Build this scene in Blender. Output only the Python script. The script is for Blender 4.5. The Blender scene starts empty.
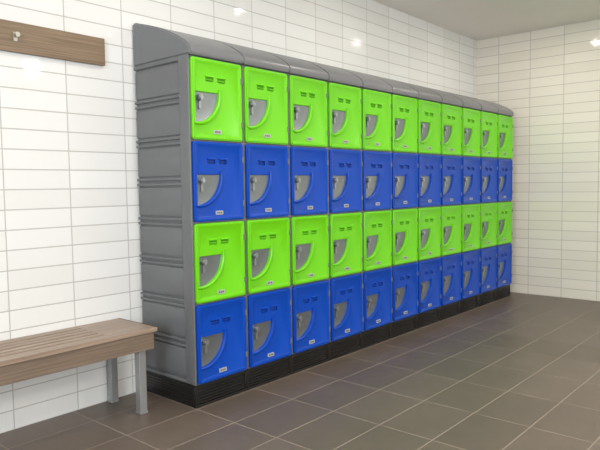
import bpy, bmesh, math, random
from mathutils import Vector, Matrix
random.seed(4)
sc=bpy.context.scene
col=sc.collection
sc.view_settings.view_transform='Standard'
sc.view_settings.look='None'

# ---------------- dimensions ----------------
W=0.3972; HH=0.45; D=0.512; ZB=0.1286; XR=4.58; H=2.847
N=11
ZT=ZB+4*HH
XL=-4.6; YF=-5.6

# ---------------- materials ----------------
def s2l(c):
    return tuple(((x/255)/12.92 if x/255<=.04045 else ((x/255+.055)/1.055)**2.4) for x in c)+(1,)
def newmat(name):
    m=bpy.data.materials.new(name); m.use_nodes=True
    nt=m.node_tree; b=nt.nodes['Principled BSDF']
    return m,nt,b
def plain(name,c,rough=.4,metal=0,noise=.04,bump=0.0,scale=30,coat=0,spec=.5):
    m,nt,b=newmat(name)
    b.inputs['Roughness'].default_value=rough; b.inputs['Metallic'].default_value=metal
    b.inputs['Coat Weight'].default_value=coat; b.inputs['Specular IOR Level'].default_value=spec
    tc=nt.nodes.new('ShaderNodeTexCoord'); n=nt.nodes.new('ShaderNodeTexNoise'); n.inputs['Scale'].default_value=scale
    nt.links.new(tc.outputs['Object'],n.inputs['Vector'])
    r=nt.nodes.new('ShaderNodeValToRGB')
    a=s2l(c); r.color_ramp.elements[0].color=tuple(x*(1-noise) for x in a[:3])+(1,)
    r.color_ramp.elements[1].color=tuple(min(1,x*(1+noise)) for x in a[:3])+(1,)
    nt.links.new(n.outputs['Fac'],r.inputs['Fac']); nt.links.new(r.outputs['Color'],b.inputs['Base Color'])
    if bump:
        bp=nt.nodes.new('ShaderNodeBump'); bp.inputs['Strength'].default_value=bump; bp.inputs['Distance'].default_value=.002
        n2=nt.nodes.new('ShaderNodeTexNoise'); n2.inputs['Scale'].default_value=scale*8
        nt.links.new(tc.outputs['Object'],n2.inputs['Vector'])
        nt.links.new(n2.outputs['Fac'],bp.inputs['Height']); nt.links.new(bp.outputs['Normal'],b.inputs['Normal'])
    return m
def tile(name,c1,c2,grout,bw,bh,mortar,axes,off=(0,0),rough=.15,wob=.15,offset=0.0,mottle=.0,spec=.5,wscale=9):
    m,nt,b=newmat(name)
    g=nt.nodes.new('ShaderNodeNewGeometry'); s=nt.nodes.new('ShaderNodeSeparateXYZ'); cb=nt.nodes.new('ShaderNodeCombineXYZ')
    nt.links.new(g.outputs['Position'],s.inputs[0])
    for k in range(2):
        ad=nt.nodes.new('ShaderNodeMath'); ad.operation='ADD'; ad.inputs[1].default_value=off[k]+50*(bw if k==0 else bh)
        nt.links.new(s.outputs[axes[k]],ad.inputs[0]); nt.links.new(ad.outputs[0],cb.inputs[k])
    br=nt.nodes.new('ShaderNodeTexBrick'); br.offset=offset; br.squash=1.0
    br.inputs['Scale'].default_value=1; br.inputs['Brick Width'].default_value=bw; br.inputs['Row Height'].default_value=bh
    br.inputs['Mortar Size'].default_value=mortar; br.inputs['Mortar Smooth'].default_value=.4
    br.inputs['Color1'].default_value=s2l(c1); br.inputs['Color2'].default_value=s2l(c2); br.inputs['Mortar'].default_value=s2l(grout)
    nt.links.new(cb.outputs[0],br.inputs['Vector'])
    out=br.outputs['Color']
    no=nt.nodes.new('ShaderNodeTexNoise'); no.inputs['Scale'].default_value=3.5; no.inputs['Detail'].default_value=6
    nt.links.new(cb.outputs[0],no.inputs['Vector'])
    if mottle:
        mx=nt.nodes.new('ShaderNodeMix'); mx.data_type='RGBA'; mx.blend_type='MULTIPLY'; mx.inputs[0].default_value=1
        rp=nt.nodes.new('ShaderNodeMapRange'); rp.inputs['From Min'].default_value=.3; rp.inputs['From Max'].default_value=.7
        rp.inputs['To Min'].default_value=1-mottle; rp.inputs['To Max'].default_value=1+mottle*.3
        nt.links.new(no.outputs['Fac'],rp.inputs['Value']); nt.links.new(out,mx.inputs[6]); nt.links.new(rp.outputs[0],mx.inputs[7])
        out=mx.outputs[2]
    nt.links.new(out,b.inputs['Base Color'])
    mr=nt.nodes.new('ShaderNodeMapRange'); mr.inputs['To Min'].default_value=rough; mr.inputs['To Max'].default_value=.8
    nt.links.new(br.outputs['Fac'],mr.inputs['Value']); nt.links.new(mr.outputs[0],b.inputs['Roughness'])
    b.inputs['Specular IOR Level'].default_value=spec
    bp=nt.nodes.new('ShaderNodeBump'); bp.invert=True; bp.inputs['Strength'].default_value=.5; bp.inputs['Distance'].default_value=.0015
    nt.links.new(br.outputs['Fac'],bp.inputs['Height'])
    n2=nt.nodes.new('ShaderNodeTexNoise'); n2.inputs['Scale'].default_value=wscale
    nt.links.new(cb.outputs[0],n2.inputs['Vector'])
    bp2=nt.nodes.new('ShaderNodeBump'); bp2.inputs['Strength'].default_value=wob; bp2.inputs['Distance'].default_value=.01
    nt.links.new(n2.outputs['Fac'],bp2.inputs['Height']); nt.links.new(bp.outputs['Normal'],bp2.inputs['Normal'])
    nt.links.new(bp2.outputs['Normal'],b.inputs['Normal'])
    return m
def wood(name,c1,c2,c3,rough=.4,zs=60):
    m,nt,b=newmat(name); b.inputs['Roughness'].default_value=rough
    tc=nt.nodes.new('ShaderNodeTexCoord'); mp=nt.nodes.new('ShaderNodeMapping'); mp.inputs['Scale'].default_value=(1.3,zs,zs)
    nt.links.new(tc.outputs['Object'],mp.inputs[0])
    n=nt.nodes.new('ShaderNodeTexNoise'); n.inputs['Scale'].default_value=2; n.inputs['Detail'].default_value=8; n.inputs['Roughness'].default_value=.65
    nt.links.new(mp.outputs[0],n.inputs['Vector'])
    r=nt.nodes.new('ShaderNodeValToRGB'); e=r.color_ramp.elements
    e[0].position=.3; e[0].color=s2l(c1); e[1].position=.7; e[1].color=s2l(c3)
    x=e.new(.5); x.color=s2l(c2)
    nt.links.new(n.outputs['Fac'],r.inputs['Fac']); nt.links.new(r.outputs['Color'],b.inputs['Base Color'])
    bp=nt.nodes.new('ShaderNodeBump'); bp.inputs['Strength'].default_value=.1; bp.inputs['Distance'].default_value=.002
    nt.links.new(n.outputs['Fac'],bp.inputs['Height']); nt.links.new(bp.outputs['Normal'],b.inputs['Normal'])
    return m

TW,TH=0.352,0.102
M_wallB=tile('glazed_wall_tile',(234,236,236),(228,229,228),(184,184,181),TW,TH,.0036,(0,2),off=(.421,0),rough=.03,wob=.12,wscale=14)
M_wallR=tile('glazed_wall_tile_end',(234,230,219),(227,223,211),(184,181,172),TW,TH,.0036,(1,2),off=(.1,0),rough=.05,wob=.12,wscale=14)
M_floor=tile('floor_tile',(107,95,86),(97,86,77),(146,135,123),.45,.3,.0038,(0,1),off=(0,0),rough=.40,wob=.06,mottle=.10,spec=.45)
M_ceil=plain('ceiling_paint',(236,233,227),.8,noise=.01)
M_grey=plain('grey_plastic',(106,108,111),.40,bump=.15)
M_cap=plain('grey_plastic_top',(112,114,118),.35,bump=.15)
M_black=plain('black_plastic',(24,23,23),.4)
M_green=plain('lime_green_plastic',(108,206,6),.30,noise=.02,scale=4,bump=.05,spec=.45)
M_blue=plain('blue_plastic',(0,69,178),.32,noise=.03,scale=4,bump=.05,spec=.3)
M_plate=plain('lock_plate_metal',(134,142,148),.32,metal=.85)
M_lock=plain('latch_metal',(168,172,176),.3,metal=.85)
M_label=plain('label_plate',(176,178,178),.4)
M_ink=plain('label_ink',(80,80,82),.5)
M_seat=wood('bench_wood',(124,106,92),(152,133,117),(172,153,137))
M_apron=wood('bench_apron_wood',(98,84,72),(122,106,92),(138,121,106))
M_edge=plain('bench_edge_band',(66,52,44),.5)
M_rack=wood('rack_wood',(102,84,66),(128,108,87),(146,125,103))
M_leg=plain('silver_steel',(165,168,170),.3,metal=.55)
M_hook=plain('hook_metal',(190,188,182),.3,metal=.7)
M_skirt=plain('wall_paint',(232,230,224),.6)

# ---------------- mesh helpers ----------------
def obj(name,me,parent=None,loc=(0,0,0)):
    o=bpy.data.objects.new(name,me); col.objects.link(o); o.location=loc
    if parent: o.parent=parent
    return o
def box(bm,x0,x1,y0,y1,z0,z1,mi=0,bev=0,seg=2):
    r=bmesh.ops.create_cube(bm,size=1,matrix=Matrix.Translation(((x0+x1)/2,(y0+y1)/2,(z0+z1)/2))@Matrix.Diagonal((x1-x0,y1-y0,z1-z0,1)))
    vs=r['verts']; fs=set(f for v in vs for f in v.link_faces)
    for f in fs: f.material_index=mi
    if bev:
        es=set(e for v in vs for e in v.link_edges)
        rb=bmesh.ops.bevel(bm,geom=list(es),offset=bev,segments=seg,profile=.5,affect='EDGES',clamp_overlap=True)
        for f in rb['faces']: f.material_index=mi
def cyl(bm,c,r,depth,axis='Y',mi=0,seg=24,r2=None):
    rot={'Y':Matrix.Rotation(math.pi/2,4,'X'),'X':Matrix.Rotation(math.pi/2,4,'Y'),'Z':Matrix.Identity(4)}[axis]
    q=bmesh.ops.create_cone(bm,cap_ends=True,segments=seg,radius1=r,radius2=r if r2 is None else r2,depth=depth,matrix=Matrix.Translation(c)@rot)
    for f in set(f for v in q['verts'] for f in v.link_faces): f.material_index=mi
def prism(bm,pts,y0,y1,mi=0):
    a=[bm.verts.new((x,y0,z)) for x,z in pts]; b=[bm.verts.new((x,y1,z)) for x,z in pts]
    n=len(pts); fs=[bm.faces.new(a),bm.faces.new(b[::-1])]
    for i in range(n): fs.append(bm.faces.new((a[i],b[i],b[(i+1)%n],a[(i+1)%n])))
    for f in fs: f.material_index=mi
def prismx(bm,pts,x0,x1,mi=0):
    a=[bm.verts.new((x0,y,z)) for y,z in pts]; b=[bm.verts.new((x1,y,z)) for y,z in pts]
    n=len(pts); fs=[bm.faces.new(a),bm.faces.new(b[::-1])]
    for i in range(n): fs.append(bm.faces.new((a[i],b[i],b[(i+1)%n],a[(i+1)%n])))
    for f in fs: f.material_index=mi
def fin(bm,name,mats,smooth=False):
    bmesh.ops.recalc_face_normals(bm,faces=bm.faces)
    me=bpy.data.meshes.new(name); bm.to_mesh(me); bm.free()
    for m in mats: me.materials.append(m)
    if smooth:
        for p in me.polygons: p.use_smooth=True
        try: me.set_sharp_from_angle(angle=math.radians(35))
        except Exception: pass
    return me
def rrect(x0,x1,z0,z1,r,n=5):
    pts=[]
    for cx,cz,a0 in ((x1-r,z1-r,0),(x0+r,z1-r,90),(x0+r,z0+r,180),(x1-r,z0+r,270)):
        for k in range(n+1):
            a=math.radians(a0+90*k/n); pts.append((cx+r*math.cos(a),cz+r*math.sin(a)))
    return pts

# ---------------- room shell ----------------
def slab(name,x0,x1,y0,y1,z0,z1,mat,lab=None):
    bm=bmesh.new(); box(bm,x0,x1,y0,y1,z0,z1); o=obj(name,fin(bm,name,[mat])); o['kind']='structure'; return o
slab('floor',XL-.1,XR+.1,YF-.1,D+.1,-.1,0,M_floor)
slab('ceiling',XL-.1,XR+.1,YF-.1,D+.1,H,H+.1,M_ceil)
slab('wall_back',XL-.1,XR+.1,D,D+.1,0,H,M_wallB)
slab('wall_right',XR,XR+.1,YF,D,0,H,M_wallR)
slab('wall_left',XL-.1,XL,YF,D,0,H,M_skirt)
slab('wall_front',XL-.1,XR+.1,YF-.1,YF,0,H,M_skirt)

# ---------------- lockers ----------------
bm=bmesh.new()
w=W-.001
yb=D-.004
box(bm,.014,w-.014,.020,yb-.008,ZB+.0005,ZT+.004,0)
for x0,x1 in ((0,.013),(w-.013,w)):
    box(bm,x0,x1,.008,.092,ZB+.0005,ZT+.004,0,.005,3)
for k in range(5):
    z=ZB+k*HH; box(bm,.012,w-.012,.014,.06,max(ZB+.0005,z-.008),min(z+.008,ZT+.004),0)
for side in (0,1):
    def bx(d,y0,y1,z0,z1,b):
        a,c=(d,.03) if side==0 else (w-.03,w-d)
        box(bm,a,c,y0,y1,z0,z1,0,b,2)
    for k in range(8):
        z0=ZB+k*HH/2
        bx(.005,.088,yb-.008,z0+.034,z0+HH/2-.028,.006)
        if k<7:
            zz=z0+HH/2
            bx(.0,.088,yb,zz-.019,zz-.005,.004)
            bx(.0,.088,yb,zz+.010,zz+.024,.004)
    bx(0,.088,yb,ZB+.001,ZB+.022,.004)
    bx(0,.088,yb,ZT-.018,ZT+.003,.004)
me_body=fin(bm,'locker_body',[M_grey],True)
# plinth with fine segmented louvres
bm=bmesh.new()
box(bm,.004,w-.004,.026,yb-.010,.0005,ZB-.0005,0)
box(bm,0,w,.012,.035,.0005,.014,0,.003); box(bm,0,w,.012,.035,ZB-.016,ZB-.0005,0,.003)
for x0,x1 in ((0,.016),(w-.016,w)): box(bm,x0,x1,.014,.035,.010,ZB-.012,0,.003)
for k in range(6):
    z0=.0185+k*.0165
    box(bm,.014,w-.014,.017,.034,z0,z0+.0105,0,.003)
    box(bm,.0,.006,.03,yb-.004,z0,z0+.0105,0,.002)
me_pl=fin(bm,'plinth',[M_black],True)
# sloped top
bm=bmesh.new()
prof=[(-.006,ZT+.005),(-.010,ZT+.012),(-.011,ZT+.036),(-.004,ZT+.052),(.012,ZT+.068),(.04,ZT+.088),(.09,ZT+.117),(.16,ZT+.150),(.25,ZT+.185),(.35,ZT+.218),(.44,ZT+.243),(.478,ZT+.254),(yb,ZT+.254),(yb,ZT+.005)]
prismx(bm,prof,.0,w)
bmesh.ops.recalc_face_normals(bm,faces=bm.faces)
es=[e for e in bm.edges if len(e.link_faces)==2 and e.calc_face_angle(0)>1.2]
bmesh.ops.bevel(bm,geom=es,offset=.008,segments=3,affect='EDGES',clamp_overlap=True)
me_cap=fin(bm,'sloped_top',[M_cap],True)

# door
dx0,dx1,dz0,dz1=.014,w-.013,.005,HH-.005
FX,FZ,FR=.034,.266,.168
def fan(R,cx=FX,cz=FZ,n=18,r=.0):
    pts=[(cx,cz)]
    for k in range(n+1):
        a=math.radians(-90*k/n); pts.append((cx+R*math.cos(a),cz+R*math.sin(a)))
    return pts
def solid(build):
    bm=bmesh.new(); build(bm); me=fin(bm,'tmp',[]); return obj('tmp',me)
VX=(.112,.198)
YD=-.008   # door face
def mkdoor():
    bm=bmesh.new(); prism(bm,rrect(dx0,dx1,dz0,dz1,.016),YD,.012)
    bmesh.ops.recalc_face_normals(bm,faces=bm.faces)
    es=[e for e in bm.edges if all(abs(v.co.y-YD)<1e-5 for v in e.verts)]
    bmesh.ops.bevel(bm,geom=es,offset=.007,segments=3,affect='EDGES')
    o=obj('tmp',fin(bm,'tmp',[]))
    cuts=[]
    def c0(bm): # tapered shallow field inside a raised border
        A=rrect(dx0+.012,dx1-.012,dz0+.012,dz1-.012,.014); B=rrect(dx0+.026,dx1-.026,dz0+.026,dz1-.026,.010)
        a=[bm.verts.new((x,YD-.005,z)) for x,z in A]; b=[bm.verts.new((x,YD+.005,z)) for x,z in B]
        bm.faces.new(a); bm.faces.new(b[::-1]); n=len(a)
        for i in range(n): bm.faces.new((a[i],b[i],b[(i+1)%n],a[(i+1)%n]))
    def c1(bm): prism(bm,fan(FR),-.03,.0105)
    def c2(bm):
        for x in VX: prism(bm,rrect(x,x+.056,.322,.346,.006,3),-.03,.008)
    for f in (c0,c1,c2):
        c=solid(f); cuts.append(c)
        md=o.modifiers.new('b','BOOLEAN'); md.operation='DIFFERENCE'; md.object=c; md.solver='EXACT'
    dg=bpy.context.evaluated_depsgraph_get()
    me=bpy.data.meshes.new_from_object(o.evaluated_get(dg))
    bm=bmesh.new(); bm.from_mesh(me)
    n=24; prev=None; first=None
    for k in range(n+1):
        a=math.radians(6-100*k/n); wd=.010+.012*math.sin(math.pi*k/n)
        ring=[]
        for (rr,y) in ((FR-.001,.004),(FR,YD-.004),(FR+wd*.45,YD-.008),(FR+wd,YD-.004),(FR+wd+.006,.002)):
            ring.append(bm.verts.new((FX+rr*math.cos(a),y,FZ+rr*math.sin(a))))
        if prev:
            for j in range(4): bm.faces.new((prev[j],prev[j+1],ring[j+1],ring[j]))
        else: first=ring
        prev=ring
    bm.faces.new(first); bm.faces.new(prev[::-1])
    for x in VX:
        box(bm,x-.005,x+.061,YD-.003,.002,.347,.355,0,.003)
        box(bm,x+.004,x+.052,-.002,.009,.331,.336,0,.001)
    m2=fin(bm,'door',[],True)
    for c in cuts+[o]: bpy.data.objects.remove(c,do_unlink=True)
    return m2
base=mkdoor()
me_dg=base.copy(); me_dg.materials.append(M_green)
me_db=base.copy(); me_db.materials.append(M_blue)
for m in (me_dg,me_db):
    for p in m.polygons: p.material_index=0
# dished metal lock plate
bm=bmesh.new(); cxp,czp=FX+.003,FZ-.003; n=20
c0=bm.verts.new((cxp,.0095,czp)); prev=None
for fr,y in ((.35,.0090),(.65,.0078),(.85,.0058),(1,.002)):
    ring=[bm.verts.new((cxp+(FR-.004)*fr*math.cos(math.radians(-90*k/n)),y,czp+(FR-.004)*fr*math.sin(math.radians(-90*k/n)))) for k in range(n+1)]
    for k in range(n):
        if prev: bm.faces.new((prev[k],prev[k+1],ring[k+1],ring[k]))
        else: bm.faces.new((c0,ring[k+1],ring[k]))
    prev=ring
me_plate=fin(bm,'lock_plate',[M_plate],True)
bm=bmesh.new()
cyl(bm,(FX+.038,-.001,FZ-.034),.017,.018); cyl(bm,(FX+.038,-.013,FZ-.034),.012,.008)
box(bm,FX+.0345,FX+.0415,-.020,-.016,FZ-.050,FZ-.018,0,.002)
prism(bm,rrect(FX+.030,FX+.046,FZ-.095,FZ-.052,.007,4),-.002,.009)
me_latch=fin(bm,'latch',[M_lock],False)
bm=bmesh.new(); LX=.163
prism(bm,rrect(LX,LX+.054,.040,.062,.003,3),-.0065,-.0025,0)
for q in (.008,.022,.036): box(bm,LX+q,LX+q+.009,-.0072,-.0064,.046,.056,1)
me_label=fin(bm,'label_plate',[M_label,M_ink])
def slot(mat):
    bm=bmesh.new(); box(bm,.002,.054,.0072,.0079,.324,.344,0); return fin(bm,'vent_slot',[mat])
me_vg=slot(plain('green_slot',(70,150,6),.5)); me_vb=slot(plain('blue_slot',(2,44,130),.5))
bm=bmesh.new(); cyl(bm,(dx1+.001,-.004,0),.006,.036,'Z',seg=12); box(bm,dx1-.014,dx1,YD-.003,YD+.001,-.016,.016,0,.001)
me_hg=fin(bm,'hinge',[M_grey])

for i in range(N):
    e=bpy.data.objects.new('locker',None); col.objects.link(e); e.location=(i*W,0,0); e.empty_display_size=.1
    e['category']='locker'; e['group']='row of four-tier lockers'
    if i==0: e['label']='end locker column, lime green and blue doors, grey ribbed side'
    elif i==N-1: e['label']='last green and blue locker column beside the tiled end wall'
    else: e['label']='four-tier grey plastic locker column with lime and blue doors'
    obj('body',me_body,e); obj('plinth',me_pl,e)['label']='black ribbed plastic plinth'
    obj('sloped_top',me_cap,e)
    for k in range(4):
        g=(k%2==1)
        d=obj('door',me_dg if g else me_db,e,(0,0,ZB+k*HH))
        d['label']='lime green plastic locker door' if g else 'blue plastic locker door'
        obj('lock_plate',me_plate,d); obj('latch',me_latch,d); obj('label_plate',me_label,d)
        for x in VX: obj('vent_slot',me_vg if g else me_vb,d,(x,0,0))
        for z in (.10,.35): obj('hinge',me_hg,d,(0,0,z))

# ---------------- bench ----------------
e=bpy.data.objects.new('bench',None); col.objects.link(e); BX=-.15; BL=1.9
e.location=(BX,0,0); e['category']='bench'; e['label']='wood laminate bench with slotted seat and square steel legs'
zt=.47; y0,y1=.13,.508
bm=bmesh.new(); t=.022
box(bm,-.28,-.004,y0,y1,zt-t,zt,0,.002)
box(bm,-BL,-BL+.26,y0,y1,zt-t,zt,0,.002)
ys=[y0,.210,.267,.324,.381,.438,y1]
gap=.019
for a,b in zip(ys[:-1],ys[1:]):
    box(bm,-BL+.255,-.279,a+(gap/2 if a>y0 else 0),b-(gap/2 if b<y1 else 0),zt-t,zt,0,.0004,1)
obj('seat',fin(bm,'seat',[M_seat]),e)
bm=bmesh.new(); box(bm,-.0045,0,y0,y1,zt-t-.001,zt+.0005,0,.001)
obj('edge_band',fin(bm,'edge_band',[M_edge]),e)['label']='dark brown edge banding'
bm=bmesh.new(); box(bm,-BL+.01,-.02,y0+.012,y0+.030,zt-.115,zt-t-.0005,0,.002)
obj('apron',fin(bm,'apron',[M_apron]),e)
bm=bmesh.new(); box(bm,-.04,-.02,y0+.0305,y1-.03,zt-.08,zt-t-.0005,0,.001)
me_er=fin(bm,'end_rail',[M_apron]); obj('end_rail',me_er,e); obj('end_rail',me_er,e,(-BL+.06,0,0))
bm=bmesh.new(); box(bm,-.022,.022,-.022,.022,0.0,zt-t-.001,0,.003)
box(bm,-.024,.024,-.024,.024,0,.012,0,.002)
me_leg=fin(bm,'leg',[M_leg])
for x in (-.074,-BL+.12):
    for y in (y0+.066,y1-.030): obj('leg',me_leg,e,(x,y,0))

# ---------------- coat rack ----------------
e=bpy.data.objects.new('coat_rack',None); col.objects.link(e); e.location=(-.195,D,1.985)
e['category']='coat rack'; e['label']='brown wooden coat rail with small metal hooks on tiled wall'
bm=bmesh.new(); box(bm,-1.8,0,-.024,0,-.075,.075,0,.003); obj('board',fin(bm,'board',[M_rack]),e)
bm=bmesh.new(); box(bm,-.010,.010,-.028,-.0245,-.022,.022,0,.001); cyl(bm,(0,-.038,.006),.006,.022); cyl(bm,(0,-.050,.007),.012,.008)
me_h=fin(bm,'hook',[M_hook])
for x in (-.50,-.90,-1.30,-1.7): obj('hook',me_h,e,(x,0,0))['label']='small metal coat hook'

# ---------------- lights ----------------
def area(name,loc,tgt,sx,sy,en,c,spread=None):
    l=bpy.data.lights.new(name,'AREA'); l.shape='RECTANGLE'; l.size=sx; l.size_y=sy; l.energy=en; l.color=c
    o=bpy.data.objects.new(name,l); col.objects.link(o); o.location=loc
    o.rotation_euler=(Vector(tgt)-Vector(loc)).to_track_quat('-Z','Y').to_euler(); return o
area('window_light',(XL+.15,-2.0,1.7),(0,-.8,1.5),1.8,1.5,115,(.86,.93,1.0))
area('ceiling_fill_front',(-.8,YF+.2,1.5),(2.5,-1.5,2.8),3.2,1.6,140,(.95,.97,1.0))  # added fill light, tilted up to brighten the ceiling; no actual window here
for x in (-1.77,.03,1.83,3.63):
    for y in (-.5,-2.5,-4.5):
        l=bpy.data.lights.new('downlight','AREA'); l.shape='DISK'; l.size=.028; l.energy=8.5 if y>-1 else 17; l.color=(1,.92,.81)
        o=bpy.data.objects.new('downlight',l); col.objects.link(o); o.location=(x,y,H-.02)
wd=bpy.data.worlds.new('w'); sc.world=wd; wd.use_nodes=True
wd.node_tree.nodes['Background'].inputs[0].default_value=(.9,.93,1,1); wd.node_tree.nodes['Background'].inputs[1].default_value=.3

# ---------------- camera ----------------
cx,cy,cz,yaw,pit,rol,f=-2.1089,-2.6123,1.222,.8532,-.0634,-.0139,611.97
F=Vector((math.sin(yaw)*math.cos(pit),math.cos(yaw)*math.cos(pit),math.sin(pit)))
R=Vector((math.cos(yaw),-math.sin(yaw),0)); U=R.cross(F)
R2=R*math.cos(rol)+U*math.sin(rol); U2=-R*math.sin(rol)+U*math.cos(rol)
cam=bpy.data.cameras.new('cam'); co=bpy.data.objects.new('cam',cam); col.objects.link(co)
M=Matrix((R2,U2,-F)).transposed().to_4x4(); M.translation=(cx,cy,cz); co.matrix_world=M
cam.sensor_width=36; cam.lens=f/600*36; cam.clip_start=.05
sc.camera=co
